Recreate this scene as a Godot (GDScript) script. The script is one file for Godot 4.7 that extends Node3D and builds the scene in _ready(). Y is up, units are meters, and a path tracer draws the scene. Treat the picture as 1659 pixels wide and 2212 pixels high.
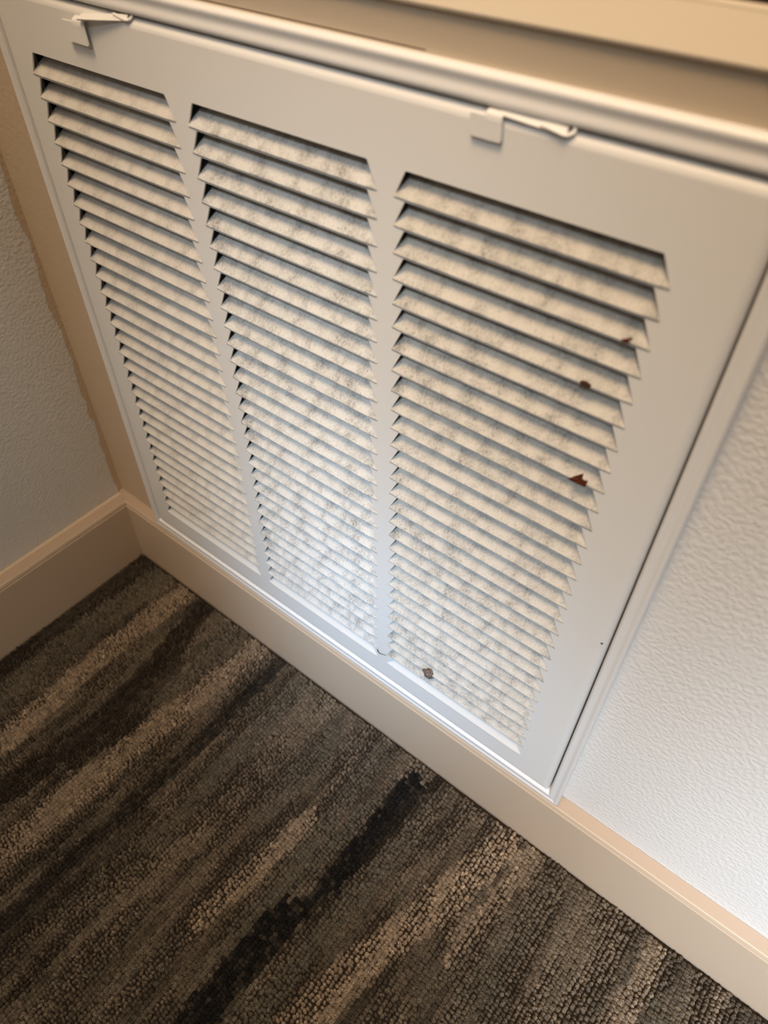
extends Node3D
# y is measured from the carpet backing's top (floor y = 0), z = 0 is the face of the grille door,
# the room lies at +z, the left wall at x = -0.1.

const Y0 := 0.4996          # height of the top edge of the first louvre slot
const PITCH := 0.0127       # louvre spacing (half an inch)
const ROWS := 30
const COLS := [[0.0, 0.1139], [0.1346, 0.2446], [0.2652, 0.3770]]
const FLARE := 0.0055       # how far a slot widens from its top to the root of its louvre
const SLOT_H := 0.0112
const WALL_Z := -0.009
const LEFT_X := -0.100
const DX0 := -0.0260        # door panel
const DX1 := 0.4088
const DY0 := Y0 - 0.4044
const DY1 := Y0 + 0.0298
const FX0 := -0.0345        # outside of the frame
const FX1 := 0.4193
const FY0 := Y0 - 0.4162
const FY1 := Y0 + 0.0422

var used := {}
var M := {}
var rng := RandomNumberGenerator.new()


func _ready() -> void:
	rng.seed = 71
	view_and_light()
	make_materials()
	room()
	carpet()
	grille()
	flakes()


# ------------------------------------------------------------------ camera, sky, lamps, exposure
func view_and_light() -> void:
	var cam := Camera3D.new()
	cam.name = "camera"
	add_child(cam)
	cam.transform = Transform3D(
		Basis(Vector3(0.78312571, 0.00555674, -0.6218386), Vector3(-0.45386362, 0.68869312, -0.56542869), Vector3(0.42511403, 0.72503166, 0.54185529)),
		Vector3(0.44752, Y0 + 0.11836, 0.24475))
	var lens := CameraAttributesPhysical.new()
	lens.frustum_focal_length = 16.943
	lens.frustum_focus_distance = 0.47
	lens.exposure_aperture = 4.9
	lens.frustum_near = 0.02
	cam.attributes = lens
	cam.fov = 70.62
	cam.near = 0.02
	cam.current = true

	var e := Environment.new()
	e.background_mode = Environment.BG_COLOR
	e.background_color = Color(0.88, 0.92, 1.0)
	e.background_energy_multiplier = 0.25
	e.tonemap_mode = Environment.TONE_MAPPER_LINEAR
	e.tonemap_exposure = 1.0
	e.sdfgi_enabled = true
	e.ssao_enabled = true
	e.ssil_enabled = true
	var we := WorldEnvironment.new()
	we.name = "environment"
	we.environment = e
	add_child(we)

	# the room's warm lamp, overhead
	var lamp := OmniLight3D.new()
	lamp.name = "room_lamp_light"
	lamp.light_color = Color(1.0, 0.925, 0.82)
	lamp.light_energy = 1.22
	lamp.light_size = 0.42
	lamp.position = Vector3(0.28, 2.2, 0.68)
	finish_light(lamp)
	# a warm downlight beside it
	spot("downlight_light", Vector3(0.30, 2.2, 0.72), Vector3(0.28, 0.67, 0.0), 11.0, Color(1.0, 0.82, 0.60), 3.1, 0.30)
	# cool daylight that comes in narrow beams between the curtains
	spot("daylight_low_light", Vector3(0.62, 1.25, 1.15), Vector3(0.242, 0.116, 0.0), 6.2, Color(0.68, 0.84, 1.0), 2.7, 0.08)
	spot("daylight_high_light", Vector3(0.62, 1.45, 1.10), Vector3(0.205, 0.32, 0.0), 7.2, Color(0.89, 0.95, 1.0), 2.1, 0.14)
	spot("daylight_side_light", Vector3(1.05, 1.05, 1.20), Vector3(0.68, 0.065, 0.0), 11.5, Color(0.90, 0.945, 1.0), 2.55, 0.12)
	spot("daylight_upper_light", Vector3(1.05, 1.15, 1.20), Vector3(0.62, 0.20, 0.0), 11.5, Color(0.90, 0.95, 1.0), 2.0, 0.12)


func spot(called: String, at: Vector3, to: Vector3, angle: float, tint: Color, energy: float, size: float) -> void:
	var s := SpotLight3D.new()
	s.spot_angle = angle
	s.spot_angle_attenuation = 1.0
	s.name = called
	s.light_color = tint
	s.light_energy = energy
	s.light_size = size
	s.spot_range = 6.0
	s.spot_attenuation = 2.0
	s.shadow_enabled = true
	add_child(s)
	s.look_at_from_position(at, to, Vector3.UP)


func finish_light(l: OmniLight3D) -> void:
	l.omni_range = 8.0
	l.omni_attenuation = 2.0
	l.shadow_enabled = true
	add_child(l)


# ------------------------------------------------------------------ helpers
func numbered(called: String) -> String:
	if not used.has(called):
		used[called] = 0
		return called
	used[called] += 1
	return "%s_%03d" % [called, used[called]]


func put(called: String, mesh: Mesh, mat: Material, parent: Node3D) -> MeshInstance3D:
	var o := MeshInstance3D.new()
	o.name = numbered(called) if parent == self else called
	o.mesh = mesh
	o.material_override = mat
	parent.add_child(o, true)
	return o


func tag(o: Node, label: String, category := "", kind := "", group := "") -> void:
	if label: o.set_meta("label", label)
	if category: o.set_meta("category", category)
	if kind: o.set_meta("kind", kind)
	if group: o.set_meta("group", group)


func start() -> SurfaceTool:
	var st := SurfaceTool.new()
	st.begin(Mesh.PRIMITIVE_TRIANGLES)
	return st


func tri(st: SurfaceTool, p: Array, n: Array, hint: Vector3) -> void:
	# Godot's front faces run clockwise
	var order := [0, 1, 2]
	if (p[1] - p[0]).cross(p[2] - p[0]).dot(hint) > 0.0:
		order = [0, 2, 1]
	for k in order:
		st.set_normal(n[k])
		st.add_vertex(p[k])


func quad(st: SurfaceTool, a: Vector3, b: Vector3, c: Vector3, d: Vector3, out: Vector3) -> void:
	var n := (b - a).cross(c - a)
	if n.length() < 1e-14:
		n = (c - a).cross(d - a)
	n = n.normalized()
	if n.dot(out) < 0.0:
		n = -n
	tri(st, [a, b, c], [n, n, n], n)
	tri(st, [a, c, d], [n, n, n], n)


func box(st: SurfaceTool, lo: Vector3, hi: Vector3) -> void:
	for ax in 3:
		for s in 2:
			var n := Vector3.ZERO
			n[ax] = 1.0 if s else -1.0
			var u := (ax + 1) % 3
			var v := (ax + 2) % 3
			var p := []
			for k in [[0, 0], [1, 0], [1, 1], [0, 1]]:
				var q := Vector3.ZERO
				q[ax] = hi[ax] if s else lo[ax]
				q[u] = hi[u] if k[0] else lo[u]
				q[v] = hi[v] if k[1] else lo[v]
				p.append(q)
			quad(st, p[0], p[1], p[2], p[3], n)


# a smooth sheet through a grid of points; hint says which side is its front at the first point
func sheet(st: SurfaceTool, g: Array, hint: Vector3) -> void:
	var rows := g.size()
	var cols: int = g[0].size()
	var ns := []
	var side := 0.0
	for r in rows:
		var line := []
		for c in cols:
			var du: Vector3 = g[r][mini(c + 1, cols - 1)] - g[r][maxi(c - 1, 0)]
			var dv: Vector3 = g[mini(r + 1, rows - 1)][c] - g[maxi(r - 1, 0)][c]
			var n := du.cross(dv).normalized()
			if side == 0.0:
				side = 1.0 if n.dot(hint) >= 0.0 else -1.0
			line.append(n * side)
		ns.append(line)
	for r in rows - 1:
		for c in cols - 1:
			var h: Vector3 = ns[r][c] + ns[r + 1][c + 1] + ns[r + 1][c] + ns[r][c + 1]
			tri(st, [g[r][c], g[r][c + 1], g[r + 1][c + 1]], [ns[r][c], ns[r][c + 1], ns[r + 1][c + 1]], h)
			tri(st, [g[r][c], g[r + 1][c + 1], g[r + 1][c]], [ns[r][c], ns[r + 1][c + 1], ns[r + 1][c]], h)


# a tube along a path, flattened where flat < 1
func tube(st: SurfaceTool, path: Array, r0: float, r1: float, sides := 8, flat := 1.0) -> void:
	var g := []
	for i in path.size():
		var t: Vector3 = (path[mini(i + 1, path.size() - 1)] - path[maxi(i - 1, 0)]).normalized()
		var a := t.cross(Vector3(0, 1, 0.001)).normalized()
		var b := a.cross(t).normalized()
		var r := lerpf(r0, r1, float(i) / (path.size() - 1))
		var ring := []
		for k in sides + 1:
			var w := TAU * k / sides
			ring.append(path[i] + (a * cos(w) + b * sin(w) * flat) * r)
		g.append(ring)
	sheet(st, g, g[0][0] - path[0])
	for end in [0, path.size() - 1]:
		var ring: Array = g[end]
		var n: Vector3 = (path[end] - path[1 if end == 0 else end - 1]).normalized()
		for k in sides:
			tri(st, [path[end], ring[k], ring[k + 1]], [n, n, n], n)


# a long profile (list of Vector2 = offset out from the wall, height) run from one end to the other
func run_profile(st: SurfaceTool, prof: Array, place: Callable, from: float, to: float, hint: Vector3) -> void:
	for i in prof.size() - 1:
		var a: Vector2 = prof[i]
		var b: Vector2 = prof[i + 1]
		var pa: Vector3 = place.call(a, from)
		var pb: Vector3 = place.call(b, from)
		var pc: Vector3 = place.call(b, to)
		var pd: Vector3 = place.call(a, to)
		var d := b - a
		var out: Vector3 = place.call(a + Vector2(-d.y, d.x), from) - pa
		quad(st, pa, pb, pc, pd, out if out.dot(hint) != 0.0 or true else hint)


# ------------------------------------------------------------------ materials
func seamless(seed_: int, freq: float, octaves: int, side: int, kind := FastNoiseLite.TYPE_SIMPLEX_SMOOTH) -> PackedByteArray:
	var f := FastNoiseLite.new()
	f.seed = seed_
	f.noise_type = kind
	f.frequency = freq
	f.fractal_type = FastNoiseLite.FRACTAL_FBM
	f.fractal_octaves = octaves
	var im := f.get_seamless_image(side, side)
	im.convert(Image.FORMAT_L8)
	return im.get_data()


func image_texture(data: PackedByteArray, side: int, format: int) -> ImageTexture:
	return ImageTexture.create_from_image(Image.create_from_data(side, side, false, format, data))


func plain(c: Color, rough: float, spec := 0.5) -> StandardMaterial3D:
	var m := StandardMaterial3D.new()
	m.albedo_color = c
	m.roughness = rough
	m.metallic_specular = spec
	return m


func triplanar(m: StandardMaterial3D, scale: float) -> void:
	m.uv1_triplanar = true
	m.uv1_world_triplanar = true
	m.uv1_scale = Vector3.ONE * scale


func dusty(strength: float, seed_: int, base: Color) -> StandardMaterial3D:
	var side := 1024
	var blotch := seamless(seed_, 0.012, 4, side)
	var fuzz := seamless(seed_ + 1, 0.09, 3, side)
	var speck := seamless(seed_ + 2, 0.16, 2, side)
	var rare := seamless(seed_ + 3, 0.055, 2, side)
	var data := PackedByteArray()
	data.resize(side * side * 3)
	for i in side * side:
		var b := clampf((blotch[i] / 255.0 - 0.42) * 2.2, 0.0, 1.0)
		var f := fuzz[i] / 255.0
		var s := clampf((speck[i] / 255.0 - 0.60) * 5.0, 0.0, 1.0)
		var r := clampf((rare[i] / 255.0 - 0.80) * 8.0, 0.0, 1.0)
		var d := strength * (0.62 * b * f + 0.10 * f + 0.50 * s * (0.30 + 0.70 * b)) + strength * 0.40 * r
		d = clampf(d, 0.0, 0.75)
		data[i * 3] = int(255.0 * lerpf(base.r, 0.30, d))
		data[i * 3 + 1] = int(255.0 * lerpf(base.g, 0.29, d))
		data[i * 3 + 2] = int(255.0 * lerpf(base.b, 0.28, d))
	var m := plain(Color.WHITE, 0.75, 0.25)
	m.albedo_texture = image_texture(data, side, Image.FORMAT_RGB8)
	m.heightmap_enabled = true
	m.heightmap_texture = image_texture(fuzz, side, Image.FORMAT_L8)
	m.heightmap_scale = 0.022 * strength
	m.uv1_triplanar = true
	m.uv1_scale = Vector3.ONE * 5.5
	return m


func make_materials() -> void:
	var white := Color(0.90, 0.89, 0.875)
	M.enamel = plain(white, 0.42, 0.45)
	M.enamel_frame = plain(Color(0.90, 0.89, 0.88), 0.36, 0.5)
	M.dust_light = dusty(0.55, 11, Color(0.815, 0.79, 0.755))
	M.dust_mid = dusty(1.0, 31, Color(0.835, 0.825, 0.805))
	M.dust_heavy = dusty(0.95, 51, Color(0.81, 0.785, 0.745))
	M.galvanised = plain(Color(0.25, 0.24, 0.23), 0.6)
	M.filter = plain(Color(0.42, 0.46, 0.49), 0.95, 0.1)
	# orange-peel plaster
	var side := 1024
	var peel := seamless(5, 0.052, 3, side)
	for i in peel.size():
		var v := peel[i] / 255.0
		peel[i] = int(255.0 * clampf((v - 0.2) / 0.6, 0.0, 1.0))
	M.plaster = plain(Color(0.88, 0.865, 0.845), 0.62, 0.35)
	M.plaster.heightmap_enabled = true
	M.plaster.heightmap_texture = image_texture(peel, side, Image.FORMAT_L8)
	M.plaster.heightmap_scale = 0.022
	triplanar(M.plaster, 4.5)
	# the same lumps under tan paint
	M.tan_wall = plain(Color(0.80, 0.715, 0.61), 0.5, 0.4)
	M.tan_wall.heightmap_enabled = true
	M.tan_wall.heightmap_texture = M.plaster.heightmap_texture
	M.tan_wall.heightmap_scale = 0.012
	triplanar(M.tan_wall, 4.5)
	M.tan = plain(Color(0.795, 0.715, 0.625), 0.42, 0.45)
	M.sill = plain(Color(0.725, 0.665, 0.585), 0.45, 0.4)
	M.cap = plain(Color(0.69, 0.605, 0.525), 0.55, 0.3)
	M.last = plain(Color(0.83, 0.82, 0.805), 0.5, 0.4)
	M.rail = plain(Color(0.815, 0.76, 0.68), 0.45, 0.4)
	M.groove = plain(Color(0.52, 0.38, 0.25), 0.8, 0.2)
	M.ceiling = plain(Color(0.85, 0.83, 0.80), 0.9, 0.2)
	M.dark_wood = plain(Color(0.16, 0.10, 0.07), 0.5)
	M.backing = plain(Color(0.19, 0.165, 0.14), 1.0, 0.1)
	M.tuft = plain(Color.WHITE, 0.9, 0.15)
	M.tuft.vertex_color_use_as_albedo = true
	var yarn := seamless(77, 0.11, 3, 512)
	var grain := PackedByteArray()
	grain.resize(512 * 512 * 3)
	for i in 512 * 512:
		var v := int(clampf(yarn[i] * 1.6 - 30.0, 110.0, 255.0))
		for k in 3:
			grain[i * 3 + k] = v
	M.tuft.albedo_texture = image_texture(grain, 512, Image.FORMAT_RGB8)
	M.tuft.heightmap_enabled = true
	M.tuft.heightmap_texture = image_texture(yarn, 512, Image.FORMAT_L8)
	M.tuft.heightmap_scale = 0.06
	triplanar(M.tuft, 18.0)
	M.glass = plain(Color(0.9, 0.95, 1.0, 0.08), 0.05)
	M.glass.transparency = BaseMaterial3D.TRANSPARENCY_ALPHA


# ------------------------------------------------------------------ the room
func structure(called: String, st: SurfaceTool, mat: Material, label: String, category: String) -> MeshInstance3D:
	var o := put(called, st.commit(), mat, self)
	tag(o, label, category, "structure")
	return o


func room() -> void:
	var hi := 2.45
	var x1 := 3.0
	var z1 := 3.2
	var nose := Y0 + 0.0560       # underside of the rail's nose
	var nz := -0.0020
	var top := Y0 + 0.0706        # the rail's top
	var st := start()
	box(st, Vector3(LEFT_X - 0.15, -0.12, -0.3), Vector3(x1 + 0.15, -0.003, z1 + 0.15))
	structure("floor", st, M.backing, "dark floor under the streaked carpet", "floor")

	# the wall that holds the grille, in pieces round its opening
	st = start()
	var ox0 := FX0 + 0.004
	var ox1 := FX1 - 0.004
	var oy0 := FY0 + 0.004
	var oy1 := FY1 - 0.004
	box(st, Vector3(ox1, -0.003, -0.3), Vector3(x1, FY1 + 0.002, WALL_Z))
	box(st, Vector3(ox0, -0.003, -0.3), Vector3(ox1, oy0, WALL_Z))
	box(st, Vector3(ox0, oy1, -0.3), Vector3(x1, top - 0.001, WALL_Z - 0.004))
	box(st, Vector3(LEFT_X, top - 0.001, -0.3), Vector3(x1, hi, -0.13))
	var wb := structure("wall_back", st, M.plaster, "white orange-peel textured wall to the right of the vent grille", "wall")
	st = start()
	box(st, Vector3(LEFT_X, -0.003, -0.3), Vector3(ox0, top - 0.002, WALL_Z))
	var strip := put("corner_strip", st.commit(), M.tan_wall, wb)
	tag(strip, "tan painted strip of wall beside the grille")

	st = start()
	box(st, Vector3(LEFT_X - 0.12, -0.003, -0.3), Vector3(LEFT_X, hi, z1))
	var wl := structure("wall_left", st, M.plaster, "white textured side wall at the left of the corner", "wall")
	# where the tan paint laps over the corner in a wavering line
	st = start()
	var f := FastNoiseLite.new()
	f.seed = 3
	f.frequency = 22.0
	var g := [[], []]
	for i in 121:
		var y := lerpf(0.083, top - 0.01, i / 120.0)
		var w := 0.0052 + 0.0045 * f.get_noise_1d(y) + 0.0014 * f.get_noise_1d(y * 6.0 + 9.0)
		g[0].append(Vector3(LEFT_X + 0.0003, y, WALL_Z - 0.001))
		g[1].append(Vector3(LEFT_X + 0.0003, y, WALL_Z + maxf(w, 0.0015)))
	sheet(st, g, Vector3.RIGHT)
	put("paint_edge", st.commit(), M.tan_wall, wl)

	st = start()
	box(st, Vector3(x1, -0.003, -0.3), Vector3(x1 + 0.12, hi, z1))
	structure("wall_right", st, M.plaster, "white textured wall at the far right of the room", "wall")
	st = start()
	box(st, Vector3(LEFT_X - 0.12, -0.003, z1), Vector3(0.7, hi, z1 + 0.12))
	box(st, Vector3(2.3, -0.003, z1), Vector3(x1 + 0.12, hi, z1 + 0.12))
	box(st, Vector3(0.7, -0.003, z1), Vector3(2.3, 0.85, z1 + 0.12))
	box(st, Vector3(0.7, 2.1, z1), Vector3(2.3, hi, z1 + 0.12))
	structure("wall_front", st, M.plaster, "white textured wall with a window behind the viewer", "wall")
	st = start()
	box(st, Vector3(0.7, 0.85, z1 + 0.05), Vector3(0.75, 2.1, z1 + 0.1))
	box(st, Vector3(2.25, 0.85, z1 + 0.05), Vector3(2.3, 2.1, z1 + 0.1))
	box(st, Vector3(0.75, 0.85, z1 + 0.05), Vector3(2.25, 0.9, z1 + 0.1))
	box(st, Vector3(0.75, 2.05, z1 + 0.05), Vector3(2.25, 2.1, z1 + 0.1))
	var win := structure("window_1", st, M.enamel_frame, "white framed window in the wall behind the viewer", "window")
	st = start()
	box(st, Vector3(0.75, 0.9, z1 + 0.072), Vector3(2.25, 2.05, z1 + 0.078))
	put("pane", st.commit(), M.glass, win)
	st = start()
	box(st, Vector3(LEFT_X - 0.15, hi, -0.3), Vector3(x1 + 0.15, hi + 0.1, z1 + 0.15))
	structure("ceiling", st, M.ceiling, "plain pale ceiling of the room", "ceiling")

	# baseboards, one profile: (out from z = 0 towards the room, height)
	var bt := Y0 - 0.4168
	var gy := Y0 - 0.4230
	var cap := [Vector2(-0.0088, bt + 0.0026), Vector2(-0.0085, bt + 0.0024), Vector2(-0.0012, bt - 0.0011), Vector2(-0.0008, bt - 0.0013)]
	var upper := [Vector2(-0.0008, bt - 0.0013), Vector2(-0.0002, bt - 0.0020), Vector2(0.0004, gy + 0.0012), Vector2(0.0003, gy + 0.0008), Vector2(-0.0012, gy + 0.0004), Vector2(-0.0012, gy)]
	var lower := [Vector2(-0.0012, gy), Vector2(0.0008, gy - 0.0001), Vector2(0.0010, gy - 0.0005), Vector2(0.0010, 0.0008), Vector2(0.0006, -0.003)]
	var back := func(v: Vector2, s: float) -> Vector3: return Vector3(s, v.y, v.x)
	var left := func(v: Vector2, s: float) -> Vector3: return Vector3(v.x - 0.0855, v.y, s)
	for side in 2:
		st = start()
		run_profile(st, upper, left if side else back, WALL_Z if side else LEFT_X, 3.2 if side else 3.0, Vector3.UP)
		run_profile(st, lower, left if side else back, WALL_Z if side else LEFT_X, 3.2 if side else 3.0, Vector3.UP)
		if side:
			box(st, Vector3(LEFT_X, -0.003, WALL_Z), Vector3(-0.0935, bt, 3.2))
		var board := structure("baseboard_left" if side else "baseboard_back", st, M.tan, "tan painted baseboard along the left wall" if side else "tan painted baseboard under the vent grille", "baseboard")
		st = start()
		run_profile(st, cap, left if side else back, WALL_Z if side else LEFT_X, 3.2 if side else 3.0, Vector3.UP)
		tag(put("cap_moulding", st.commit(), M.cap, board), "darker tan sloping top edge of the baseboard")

	# the moulding, the rail with its slight nose and the dark top over the grille
	st = start()
	var ap := -0.0042
	run_profile(st, [Vector2(-0.0095, FY1 - 0.004), Vector2(ap - 0.0006, FY1 - 0.0030), Vector2(ap, FY1 - 0.0020), Vector2(ap, FY1 + 0.0004)], back, LEFT_X, 3.0, Vector3.UP)
	run_profile(st, [Vector2(ap, FY1 + 0.0004), Vector2(ap, FY1 + 0.0009)], back, 0.27, 3.0, Vector3.UP)
	run_profile(st, [Vector2(ap, FY1 + 0.0009), Vector2(ap, nose + 0.004)], back, LEFT_X, 3.0, Vector3.UP)
	var tr := structure("trim_1", st, M.sill, "tan moulding between the grille frame and the rail above it", "trim")
	st = start()
	run_profile(st, [Vector2(ap, FY1 + 0.0004), Vector2(ap - 0.0015, FY1 + 0.0005), Vector2(ap, FY1 + 0.0009)], back, LEFT_X, 0.27, Vector3.UP)
	put("joint", st.commit(), M.groove, tr)
	st = start()
	var nr := 0.0016
	var prof := [Vector2(ap - 0.001, nose + 0.0002)]
	for k in 6:
		var an := k / 5.0 * PI / 2.0
		prof.append(Vector2(nz - nr + nr * sin(an), nose + nr - nr * cos(an)))
	for k in 6:
		var an := k / 5.0 * PI / 2.0
		prof.append(Vector2(nz - 0.0055 - nr + nr * cos(an), top - nr + nr * sin(an)))
	prof.append(Vector2(-0.135, top))
	run_profile(st, prof, back, LEFT_X, 3.0, Vector3.UP)
	structure("trim_2", st, M.rail, "smooth tan rail above the vent grille", "trim")
	st = start()
	box(st, Vector3(LEFT_X, top - 0.0005, -0.135), Vector3(3.0, top + 0.02, nz - 0.0072))
	structure("trim_3", st, M.dark_wood, "dark top that lies on the tan rail", "trim")


# ------------------------------------------------------------------ carpet
# streaks of yarn: centre line as (x, z) points, half width, colour (linear), strength
func carpet() -> void:
	var light := Color(0.50, 0.40, 0.31)
	var pale := Color(0.33, 0.27, 0.21)
	var dark := Color(0.044, 0.037, 0.031)
	var black := Color(0.021, 0.021, 0.022)
	var grey := Color(0.18, 0.165, 0.135)
	var streaks := [
		[[[-0.070, 0.0], [-0.080, 0.10], [-0.075, 0.22], [-0.07, 0.6]], 0.014, dark, 0.75],
		[[[-0.045, 0.0], [-0.048, 0.10], [-0.045, 0.30]], 0.016, grey, 0.6],
		[[[-0.006, 0.006], [-0.010, 0.05], [-0.012, 0.12], [-0.006, 0.223], [0.0, 0.36]], 0.013, light, 0.85],
		[[[0.022, 0.0], [0.034, 0.06], [0.048, 0.145], [0.036, 0.247], [0.02, 0.4]], 0.013, dark, 0.9],
		[[[0.055, 0.07], [0.068, 0.13], [0.058, 0.20]], 0.010, dark, 0.7],
		[[[0.062, 0.0], [0.068, 0.06], [0.078, 0.12]], 0.010, grey, 0.6],
		[[[0.104, 0.0], [0.099, 0.05], [0.092, 0.121], [0.083, 0.236], [0.08, 0.4]], 0.014, light, 0.72],
		[[[0.131, 0.0], [0.134, 0.112], [0.129, 0.232], [0.125, 0.32]], 0.007, black, 0.8],
		[[[0.150, 0.18], [0.140, 0.26], [0.132, 0.36]], 0.012, dark, 0.5],
		[[[0.165, 0.0], [0.168, 0.10], [0.172, 0.20]], 0.010, grey, 0.7],
		[[[0.200, 0.0], [0.195, 0.14], [0.19, 0.30]], 0.012, pale, 0.5],
		[[[0.225, 0.03], [0.222, 0.12]], 0.012, grey, 0.6],
		[[[0.257, 0.105], [0.250, 0.16], [0.240, 0.215]], 0.009, light, 0.75],
		[[[0.268, 0.02], [0.272, 0.20]], 0.008, grey, 0.7],
		[[[0.306, 0.02], [0.307, 0.06], [0.304, 0.125]], 0.0110, black, 1.0],
		[[[0.311, 0.04], [0.309, 0.10], [0.298, 0.17]], 0.0065, black, 0.96],
		[[[0.293, 0.155], [0.290, 0.20], [0.288, 0.32]], 0.0140, black, 1.0],
		[[[0.289, 0.05], [0.284, 0.13], [0.272, 0.17]], 0.0055, grey, 0.9],
		[[[0.325, -0.01], [0.318, 0.029], [0.314, 0.10]], 0.005, dark, 0.8],
		[[[0.332, 0.05], [0.324, 0.15], [0.318, 0.24]], 0.009, grey, 0.85],
		[[[0.398, 0.01], [0.376, 0.10], [0.358, 0.155], [0.344, 0.23], [0.335, 0.32]], 0.014, light, 0.92],
		[[[0.420, 0.0], [0.413, 0.06], [0.405, 0.11]], 0.008, light, 0.6],
		[[[0.440, 0.02], [0.435, 0.14]], 0.012, grey, 0.5],
		[[[0.480, 0.0], [0.472, 0.2]], 0.014, pale, 0.4],
		[[[0.526, 0.0], [0.524, 0.06], [0.515, 0.12]], 0.009, light, 0.5],
		[[[0.60, 0.0], [0.58, 0.3]], 0.018, dark, 0.5],
		[[[0.70, 0.0], [0.69, 0.4]], 0.014, light, 0.5],
		[[[0.80, 0.0], [0.79, 0.5]], 0.016, black, 0.6],
	]
	var n1 := FastNoiseLite.new()
	n1.seed = 21
	n1.frequency = 1.0
	var n2 := FastNoiseLite.new()
	n2.seed = 22
	n2.frequency = 1.0
	n2.fractal_octaves = 2

	var st := start()
	var rings := []
	for k in 4:
		var a := [0.0, 0.45, 1.0, 1.45][k] as float
		var ring := []
		for s in 7:
			var w := TAU * s / 6.0
			ring.append(Vector3(cos(w) * cos(a) * 0.5, sin(a), sin(w) * cos(a) * 0.5))
		rings.append(ring)
	sheet(st, rings, Vector3.RIGHT)
	var mm := MultiMesh.new()
	mm.transform_format = MultiMesh.TRANSFORM_3D
	mm.use_colors = true
	mm.mesh = st.commit()

	var dx := 0.0037
	var dz := 0.0027
	var nx := int((1.20 + 0.0845) / dx)
	var nz := int(0.85 / dz)
	var count := nx * nz
	var forms: Array[Transform3D] = []
	var tints: Array[Color] = []
	for i in nx:
		var shift := rng.randf() * dz
		for j in nz:
			var x := -0.0828 + i * dx + rng.randfn(0.0, 0.00032)
			var z := 0.0026 + j * dz + shift + rng.randfn(0.0, 0.00038)
			# base yarn: brown grey with long soft streaks
			var m := n2.get_noise_2d(x * 60.0, z * 9.0)
			var c := Color(0.185, 0.152, 0.120).lerp(Color(0.30, 0.25, 0.20), clampf(m * 1.1, 0.0, 1.0)).lerp(Color(0.085, 0.072, 0.058), clampf(-m * 1.2, 0.0, 1.0))
			var g := n1.get_noise_2d(x * 45.0 + 40.0, z * 14.0)
			c = c.lerp(Color(0.165, 0.150, 0.122), clampf(g * 1.4, 0.0, 0.75))
			var zone := n2.get_noise_2d(x * 38.0 + 90.0, z * 8.0 + 7.0)
			var low := clampf(0.30 + zone * 2.6 + g * 0.9, 0.0, 1.0)          # flat cut pile between the rows of loops
			for s in streaks:
				var pts: Array = s[0]
				var first: float = pts[0][1]
				var last: float = pts[pts.size() - 1][1]
				var ragged := 0.018 * n1.get_noise_2d(x * 330.0, 3.0)
				if z < first + ragged - 0.004 or z > last + ragged:
					continue
				var cx: float = pts[pts.size() - 1][0]
				for k in pts.size() - 1:
					if z <= pts[k + 1][1]:
						cx = lerpf(pts[k][0], pts[k + 1][0], clampf((z - pts[k][1]) / (pts[k + 1][1] - pts[k][1]), 0.0, 1.0))
						break
				var half: float = s[1] * (1.0 + 0.35 * n1.get_noise_2d(s[1] * 9000.0 + cx * 50.0, z * 25.0))
				var d := absf(x - cx + 0.0035 * n1.get_noise_2d(x * 250.0, z * 60.0)) / half
				if d < 1.15:
					var k2: float = s[3] * (1.0 - smoothstep(0.75, 1.15, d)) * (1.0 - 0.35 * smoothstep(-0.1, 0.5, n1.get_noise_2d(x * 260.0, z * 70.0)))
					c = c.lerp(s[2], k2)
					if s[2] == black or s[2] == grey:
						low = maxf(low, 0.7 * k2)
			var v := clampf(rng.randfn(1.0, lerpf(0.17, 0.11, low)), 0.55, 1.5)
			var lift := lerpf(1.22, 1.0, low)
			c = Color(c.r * v * 1.30, c.g * v * 1.235, c.b * v * 1.14) * lift
			var h := lerpf(0.0046, 0.0034, low) * clampf(rng.randfn(1.0, 0.10), 0.7, 1.35)
			var wide := lerpf(0.0034, 0.0052, low) * rng.randf_range(0.90, 1.12)
			var b := Basis(Vector3.UP, rng.randf() * TAU).scaled(Vector3.ONE)
			b = Basis.from_euler(Vector3(rng.randfn(0.0, 0.22), 0.0, rng.randfn(0.0, 0.20))) * Basis(Vector3.UP, rng.randf_range(-0.4, 0.4)) * Basis.from_scale(Vector3(wide, h, wide * 0.86))
			if z < 0.0028 + wide * 0.5 - 0.0016:
				z += 0.0008
			forms.append(Transform3D(b, Vector3(x, -0.0034, z)))
			tints.append(c)
	mm.instance_count = count
	for i in count:
		mm.set_instance_transform(i, forms[i])
		mm.set_instance_color(i, tints[i])
	var o := MultiMeshInstance3D.new()
	o.name = "carpet_pile"
	o.multimesh = mm
	o.material_override = M.tuft
	add_child(o)
	tag(o, "brown and grey loop pile carpet with light and dark streaks", "carpet", "stuff")


# ------------------------------------------------------------------ the return air grille
func ring_at(d: float, z: float) -> Array:      # the door's outline inset by d
	return [Vector3(DX0 + d, DY0 + d, z), Vector3(DX1 - d, DY0 + d, z), Vector3(DX1 - d, DY1 - d, z), Vector3(DX0 + d, DY1 - d, z)]


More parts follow.
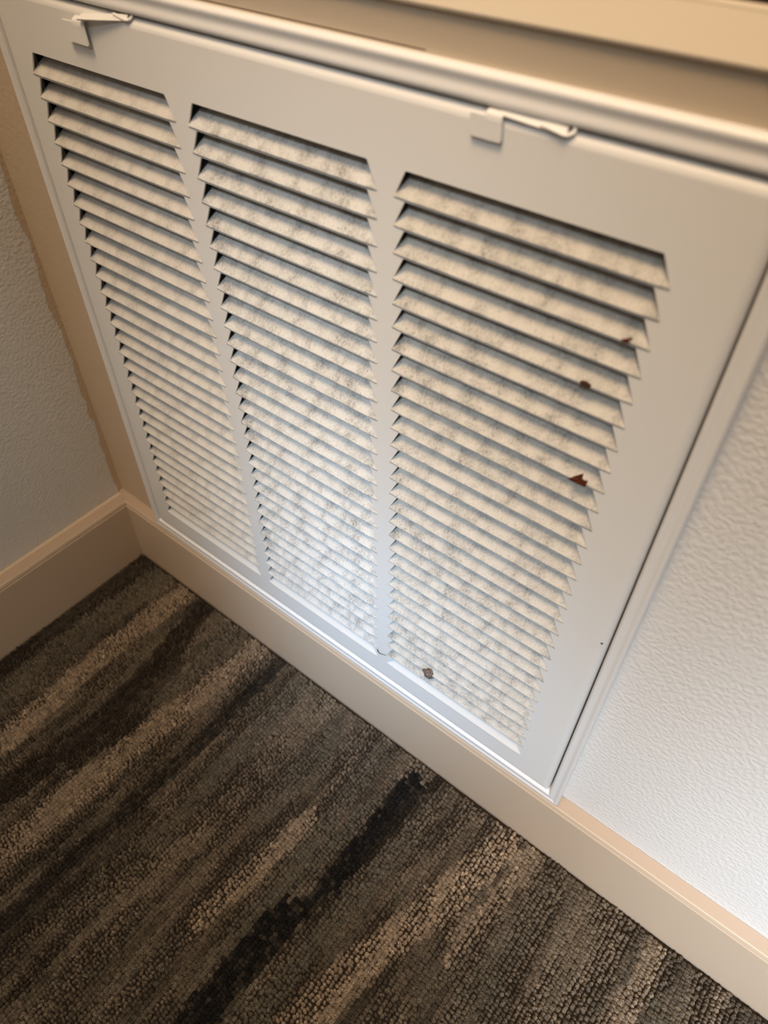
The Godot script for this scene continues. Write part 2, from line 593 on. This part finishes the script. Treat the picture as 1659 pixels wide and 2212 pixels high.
func door_mesh() -> ArrayMesh:
	var st := start()
	var out := Vector3(0, 0, 1)
	var r := 0.0042
	# rounded rim that turns back to the wall
	var prof := []
	for k in 7:
		var a := k / 6.0 * PI / 2.0
		prof.append(Vector2(r - r * sin(a), -r + r * cos(a)))
	prof.append(Vector2(0.0, -0.016))
	for side in 4:
		var g := []
		for v in prof:
			var q := ring_at(v.x, v.y)
			g.append([q[side], q[(side + 1) % 4]])
		sheet(st, g, out)
	var xl := DX0 + r
	var xr := DX1 - r
	var yb := DY0 + r
	var yt := DY1 - r
	quad(st, Vector3(xl, Y0, 0), Vector3(xr, Y0, 0), Vector3(xr, yt, 0), Vector3(xl, yt, 0), out)
	var t := Vector3(0, 0, -0.0009)
	for i in ROWS:
		var y := Y0 - i * PITCH
		var y2 := y - SLOT_H
		var e := FLARE
		var left_top := xl
		var left_low := xl
		for c in COLS:
			quad(st, Vector3(left_top, y, 0), Vector3(c[0], y, 0), Vector3(c[0] - e, y2, 0), Vector3(left_low, y2, 0), out)
			# the cut edges of the slot
			quad(st, Vector3(c[0], y, 0), Vector3(c[1], y, 0), Vector3(c[1], y, 0) + t, Vector3(c[0], y, 0) + t, Vector3.DOWN)
			quad(st, Vector3(c[0], y, 0), Vector3(c[0] - e, y2, 0), Vector3(c[0] - e, y2, 0) + t, Vector3(c[0], y, 0) + t, Vector3.RIGHT)
			quad(st, Vector3(c[1], y, 0), Vector3(c[1] + e, y2, 0), Vector3(c[1] + e, y2, 0) + t, Vector3(c[1], y, 0) + t, Vector3.LEFT)
			left_top = c[1]
			left_low = c[1] + e
		quad(st, Vector3(left_top, y, 0), Vector3(xr, y, 0), Vector3(xr, y2, 0), Vector3(left_low, y2, 0), out)
		var y3 := y - PITCH if i < ROWS - 1 else yb
		quad(st, Vector3(xl, y2, 0), Vector3(xr, y2, 0), Vector3(xr, y3, 0), Vector3(xl, y3, 0), out)
	return st.commit()


func louver_mesh(width: float) -> ArrayMesh:
	# origin at the left end of the slot's top edge
	var st := start()
	var rows := []
	rows.append([-0.01225, 0.00005, 1.00])
	rows.append([-0.01190, 0.00045, 1.03])
	rows.append([-0.01150, 0.00068, 1.04])
	rows.append([-0.01105, 0.00062, 1.0])
	for k in range(1, 13):
		var a := k / 12.0 * 1.2
		rows.append([-0.0112 + 0.0098 * pow(a, 0.74), -0.0112 * a + 0.0005 * exp(-a * 9.0), 1.0 - 0.85 * pow(a / 1.2, 0.8)])
	var g := []
	for r in rows:
		var line := []
		var x0: float = -FLARE * r[2]
		var x1: float = width + FLARE * r[2]
		for c in 13:
			var u := c / 12.0
			u = 0.5 - 0.5 * cos(u * PI)
			var pinch := 1.0 - smoothstep(0.0, 0.004, minf(u, 1.0 - u) * width)   # the ends sink back into the plate
			var z: float = r[1]
			if z > 0.0:
				z = lerpf(z, 0.00012, pinch * 0.8)
			line.append(Vector3(lerpf(x0, x1, u), r[0], z))
		g.append(line)
	sheet(st, g, Vector3(0, -0.5, 1))
	return st.commit()


func frame_rail(side: int) -> ArrayMesh:
	# a rolled steel rail with two beads, mitred at both ends
	var st := start()
	var gap := [0.0013, 0.0011, 0.0009, 0.0008]          # bottom, right, top, left
	var ix0: float = DX0 - gap[3]
	var ix1: float = DX1 + gap[1]
	var iy0: float = DY0 - gap[0]
	var iy1: float = DY1 + gap[2]
	var prof := [[0.0, -0.016], [0.0, -0.0030], [0.03, -0.0014], [0.09, -0.0002], [0.17, 0.0003], [0.28, 0.0002], [0.38, -0.0001], [0.48, -0.0004], [0.58, -0.0003], [0.70, 0.0001], [0.80, 0.0005], [0.90, 0.0002], [0.97, -0.0010], [1.0, -0.0026], [0.93, -0.0094]]
	var g := []
	for p in prof:
		var s: float = p[0]
		var q := [Vector3(lerpf(ix0, FX0, s), lerpf(iy0, FY0, s), p[1]), Vector3(lerpf(ix1, FX1, s), lerpf(iy0, FY0, s), p[1]),
			Vector3(lerpf(ix1, FX1, s), lerpf(iy1, FY1, s), p[1]), Vector3(lerpf(ix0, FX0, s), lerpf(iy1, FY1, s), p[1])]
		g.append([q[side], q[(side + 1) % 4]])
	var inward: Vector3 = [Vector3.UP, Vector3.LEFT, Vector3.DOWN, Vector3.RIGHT][side]
	sheet(st, g, inward)
	return st.commit()


func rounded_tab(st: SurfaceTool, corners: Array, z: float, thick: float, r: float) -> void:
	# a sheet-metal tab with rounded corners
	var ring := []
	var n := corners.size()
	for i in n:
		var p: Vector2 = corners[i]
		var a: Vector2 = (corners[(i - 1 + n) % n] - p).normalized()
		var b: Vector2 = (corners[(i + 1) % n] - p).normalized()
		for k in 6:
			var u := k / 5.0
			var p0 := p + a * r
			var p1 := p + b * r
			ring.append(p0.lerp(p, u).lerp(p.lerp(p1, u), u))
	var mid := Vector2.ZERO
	for p in ring:
		mid += p / ring.size()
	var bev := 0.0003
	for i in ring.size():
		var a: Vector2 = ring[i]
		var b: Vector2 = ring[(i + 1) % ring.size()]
		var ai := a + (mid - a).normalized() * bev
		var bi := b + (mid - b).normalized() * bev
		var o := Vector3(((a + b) / 2 - mid).x, ((a + b) / 2 - mid).y, 0).normalized()
		var f := Vector3(0, 0, 1)
		tri(st, [Vector3(mid.x, mid.y, z), Vector3(ai.x, ai.y, z), Vector3(bi.x, bi.y, z)], [f, f, f], f)
		quad(st, Vector3(ai.x, ai.y, z), Vector3(bi.x, bi.y, z), Vector3(b.x, b.y, z - bev), Vector3(a.x, a.y, z - bev), o + f)
		quad(st, Vector3(a.x, a.y, z - bev), Vector3(b.x, b.y, z - bev), Vector3(b.x, b.y, z - thick), Vector3(a.x, a.y, z - thick), o)
		tri(st, [Vector3(mid.x, mid.y, z - thick), Vector3(a.x, a.y, z - thick), Vector3(b.x, b.y, z - thick)], [-f, -f, -f], -f)


func bent_sheet(st: SurfaceTool, spine: Array, half: Array, across: Array, thick: float) -> void:
	# a strip of sheet metal along a spine, each station with its half width and the direction of its width
	var up := []
	var down := []
	for i in spine.size():
		var t: Vector3 = (spine[mini(i + 1, spine.size() - 1)] - spine[maxi(i - 1, 0)]).normalized()
		var w: Vector3 = across[i].normalized()
		var n := t.cross(w).normalized() * thick * 0.5
		up.append([spine[i] - w * half[i] + n, spine[i] + w * half[i] + n])
		down.append([spine[i] - w * half[i] - n, spine[i] + w * half[i] - n])
	sheet(st, up, up[0][0] - down[0][0])
	sheet(st, down, down[0][0] - up[0][0])
	for i in spine.size() - 1:
		for s in 2:
			var o: Vector3 = (up[i][1] - up[i][0]) * (1.0 if s else -1.0)
			quad(st, up[i][s], up[i + 1][s], down[i + 1][s], down[i][s], o)
	for i in [0, spine.size() - 1]:
		var o: Vector3 = spine[i] - spine[1 if i == 0 else i - 1]
		quad(st, up[i][0], up[i][1], down[i][1], down[i][0], o)


func grille() -> void:
	var root := Node3D.new()
	root.name = "return_air_grille"
	add_child(root)
	tag(root, "white louvered return air grille in its frame, dusty, set low in the wall", "vent grille")
	for side in 4:
		put("frame_rail", frame_rail(side), M.enamel_frame, root)
	var door := put("door", door_mesh(), M.enamel, root)
	tag(door, "hinged white louvered door of the grille")
	var mats := []
	for base in [M.dust_light, M.dust_mid, M.dust_heavy]:
		var kinds := []
		for k in 7:
			var m: StandardMaterial3D = base.duplicate()
			m.uv1_offset = Vector3(0.37 * k, 0.61 * k + 0.13, 0.23 * k)
			kinds.append(m)
		mats.append(kinds)
	for c in 3:
		var mesh := louver_mesh(COLS[c][1] - COLS[c][0])
		for i in ROWS:
			var l := put("louver", mesh, mats[c][(i * 3 + c * 2 + i / 7) % 7] if i < ROWS - 1 else M.last, door)
			l.position = Vector3(COLS[c][0], Y0 - i * PITCH, 0)
	# the filter and the sheet-metal box behind
	var st := start()
	var g := []
	for k in 81:
		var x := lerpf(DX0 + 0.004, DX1 - 0.004, k / 80.0)
		var z := -0.030 + (0.008 if k % 2 else 0.0)
		g.append([Vector3(x, DY0 + 0.004, z), Vector3(x, DY1 - 0.004, z)])
	for k in 80:
		quad(st, g[k][0], g[k + 1][0], g[k + 1][1], g[k][1], Vector3(0, 0, 1))
	put("air_filter", st.commit(), M.filter, root)
	st = start()
	var lo := Vector3(FX0 + 0.0045, FY0 + 0.0045, -0.12)
	var hi := Vector3(FX1 - 0.0045, FY1 - 0.0045, -0.017)
	quad(st, lo, Vector3(hi.x, lo.y, lo.z), Vector3(hi.x, hi.y, lo.z), Vector3(lo.x, hi.y, lo.z), Vector3(0, 0, 1))
	quad(st, lo, Vector3(lo.x, hi.y, lo.z), Vector3(lo.x, hi.y, hi.z), Vector3(lo.x, lo.y, hi.z), Vector3.RIGHT)
	quad(st, Vector3(hi.x, lo.y, lo.z), Vector3(hi.x, hi.y, lo.z), hi, Vector3(hi.x, lo.y, hi.z), Vector3.LEFT)
	quad(st, lo, Vector3(hi.x, lo.y, lo.z), Vector3(hi.x, lo.y, hi.z), Vector3(lo.x, lo.y, hi.z), Vector3.UP)
	quad(st, Vector3(lo.x, hi.y, lo.z), Vector3(hi.x, hi.y, lo.z), hi, Vector3(lo.x, hi.y, hi.z), Vector3.DOWN)
	put("duct_box", st.commit(), M.galvanised, root)
	latch(root, Vector3(0.2946, 0.5284, 0.0), 0.0, "white latch tab with its arm lying in the gap")
	latch(root, Vector3(0.0435, 0.5222, 0.0012), 1.0, "white latch tab with its arm standing out of the gap")


# a spring latch on the door's top edge: a tab in front, a lip bent over the edge, an arm that lies in the gap
func latch(root: Node3D, at: Vector3, open: float, label: String) -> void:
	var st := start()
	var w := 0.0140 if open < 0.5 else 0.0190
	var h := 0.0082 if open < 0.5 else 0.0098
	var z := 0.0017
	rounded_tab(st, [Vector2(0, 0), Vector2(w, 0.0002), Vector2(w + 0.0004, -h), Vector2(0.0008, -h + 0.0001)], z, 0.0007, 0.0012)
	# the lip over the rounded edge of the door
	var b0 := w * 0.50
	var b1 := w * 0.99
	var m := (b0 + b1) * 0.5
	var hw := (b1 - b0) * 0.5
	var lift := 0.0012 * open
	var X := Vector3.RIGHT
	bent_sheet(st, [Vector3(m, -0.0018, z - 0.0003), Vector3(m, 0.0002, z - 0.00035), Vector3(m, 0.0010, z - 0.0008), Vector3(m, 0.0015, z - 0.0017), Vector3(m, 0.0016 + lift, -0.0030), Vector3(m, 0.0016 + lift, -0.0052)],
		[hw, hw, hw, hw, hw, hw], [X, X, X, X, X, X], 0.0007)
	var tab := put("latch", st.commit(), M.enamel, root)
	tab.position = at
	tag(tab, label)
	st = start()
	var s := b1 - 0.0016
	var L := 0.0265 if open < 0.5 else 0.036
	var spine := []
	var half := []
	var across := []
	for k in 9:
		var u := k / 8.0
		spine.append(Vector3(s + L * u, 0.0018 + open * (0.0012 + 0.004 * u) - (0.0010 * u if open < 0.5 else 0.0), -0.0012 + (0.0012 * u if open < 0.5 else 0.0026 - 0.003 * u)))
		half.append(lerpf(0.0022, 0.0014, u))
		across.append(Vector3(0, 0.45, -1.0).lerp(Vector3(0, 0.9, -0.6), u))
	bent_sheet(st, spine, half, across, 0.0008)
	# the hooked end
	var hook := []
	var e: Vector3 = spine[8]
	for k in 9:
		var a := -PI * 0.5 + PI * k / 8.0
		hook.append(e + Vector3(-0.0004 + 0.0028 * cos(a), 0.0 + 0.0016 * (1.0 + sin(a)) - 0.0009, 0.0010 - 0.0034 * k / 8.0))
	tube(st, [e + Vector3(-0.010, 0.0003, 0.0004), e + Vector3(-0.004, -0.0004, 0.0009)] + hook, 0.0008, 0.0007, 8)
	put("latch_arm", st.commit(), M.enamel, tab)


# ------------------------------------------------------------------ bits caught on the louvres
func flake(called: String, outline: Array, z: float, curl: float, mat: Material) -> MeshInstance3D:
	var mid := Vector2.ZERO
	for p in outline:
		mid += Vector2(p[0], p[1]) / outline.size()
	var st := start()
	var front := []
	var back := []
	for p in outline:
		var q := Vector2(p[0], p[1]) - mid
		var lift := curl * (q.x * q.x + q.y * q.y * 0.6) * 60.0 - q.y * 0.28
		front.append(Vector3(q.x, q.y, lift + 0.00012))
		back.append(Vector3(q.x, q.y, lift - 0.00012))
	var n := outline.size()
	var cf := Vector3(0, 0, 0.0004)
	for i in n:
		var j := (i + 1) % n
		quad(st, cf, front[i], front[j], cf, Vector3(0, 0, 1))
		quad(st, cf - Vector3(0, 0, 0.0003), back[i], back[j], cf - Vector3(0, 0, 0.0003), Vector3(0, 0, -1))
		quad(st, front[i], front[j], back[j], back[i], (front[i] + front[j]) * Vector3(1, 1, 0))
	var o := put(called, st.commit(), mat, self)
	o.position = Vector3(mid.x, mid.y, z)
	return o


func flakes() -> void:
	var rust := plain(Color(0.30, 0.14, 0.07), 0.7, 0.3)
	var brown := plain(Color(0.26, 0.16, 0.11), 0.75, 0.3)
	var g := "dry leaf flakes on the right-hand louvers"
	var o := flake("leaf_flake", [[0.3656, 0.3882], [0.3678, 0.39], [0.3712, 0.393], [0.3713, 0.3901], [0.3730, 0.3897], [0.3743, 0.3909], [0.3742, 0.3877], [0.3714, 0.3871], [0.3677, 0.3874]], 0.0017, 1.0, rust)
	tag(o, "largest rust brown dry leaf flake, jagged, lowest of three on the right louvers", "leaf", "", g)
	o = flake("leaf_flake", [[0.3594, 0.4389], [0.3603, 0.4397], [0.362, 0.4398], [0.3642, 0.4395], [0.3646, 0.4388], [0.3637, 0.4376], [0.3616, 0.4376], [0.36, 0.4379]], 0.0016, 1.5, brown)
	tag(o, "small oval dull brown leaf flake, middle one of three on the right louvers", "leaf", "", g)
	o = flake("leaf_flake", [[0.3713, 0.4634], [0.3718, 0.4643], [0.3738, 0.4652], [0.3751, 0.4662], [0.3753, 0.4653], [0.3743, 0.4644], [0.3746, 0.4637], [0.373, 0.4633]], 0.0016, 1.5, rust)
	tag(o, "small forked reddish leaf flake, topmost of three on the right louvers", "leaf", "", g)
	# a wad of lint on the last rows
	var st := start()
	var f := FastNoiseLite.new()
	f.seed = 8
	f.frequency = 420.0
	var grid := []
	for i in 15:
		var a := PI * i / 14.0
		var line := []
		for j in 23:
			var b := TAU * (j % 22) / 22.0
			var d := Vector3(sin(a) * cos(b), cos(a), sin(a) * sin(b))
			line.append(d * Vector3(0.0042, 0.0044, 0.0024) * (1.0 + 0.75 * f.get_noise_3dv(d * 0.004)))
		grid.append(line)
	sheet(st, grid, Vector3.UP)
	for k in 12:
		var d := Vector3(rng.randfn(), rng.randfn(), absf(rng.randfn())).normalized()
		var p := d * Vector3(0.0028, 0.0034, 0.0022)
		var bend := Vector3(rng.randfn(), rng.randfn(), rng.randfn()) * 0.0009
		tube(st, [p, p + d * 0.0006 + bend * 0.2, p + d * 0.0010 + bend * 0.6, p + d * 0.0011 + bend * 1.2], 0.00022, 0.00012, 5)
	var lint := put("lint_wad", st.commit(), plain(Color(0.47, 0.41, 0.37), 1.0, 0.1), self)
	lint.position = Vector3(0.2990, 0.1450, 0.0004)
	tag(lint, "brown grey wad of lint on the bottom rows of the right louvers", "lint")
	st = start()
	tube(st, [Vector3(0.2503, 0.1303, 0.0006), Vector3(0.2512, 0.1286, 0.0008), Vector3(0.2526, 0.1273, 0.0008), Vector3(0.2541, 0.1277, 0.0007), Vector3(0.2555, 0.1284, 0.0006), Vector3(0.2592, 0.1301, 0.0004)], 0.0005, 0.00015, 6)
	var thread := put("thread", st.commit(), plain(Color(0.36, 0.35, 0.31), 0.9, 0.1), self)
	tag(thread, "short dark thread at the foot of the right mullion of the grille", "thread")
	st = start()
	tube(st, [Vector3(0.4055, 0.2866, 0.0004), Vector3(0.4061, 0.2870, 0.0006), Vector3(0.4066, 0.2872, 0.0004)], 0.0004, 0.0003, 6)
	var crumb := put("crumb", st.commit(), plain(Color(0.24, 0.19, 0.16), 0.9, 0.1), self)
	tag(crumb, "tiny dark crumb stuck near the right edge of the grille door", "crumb")
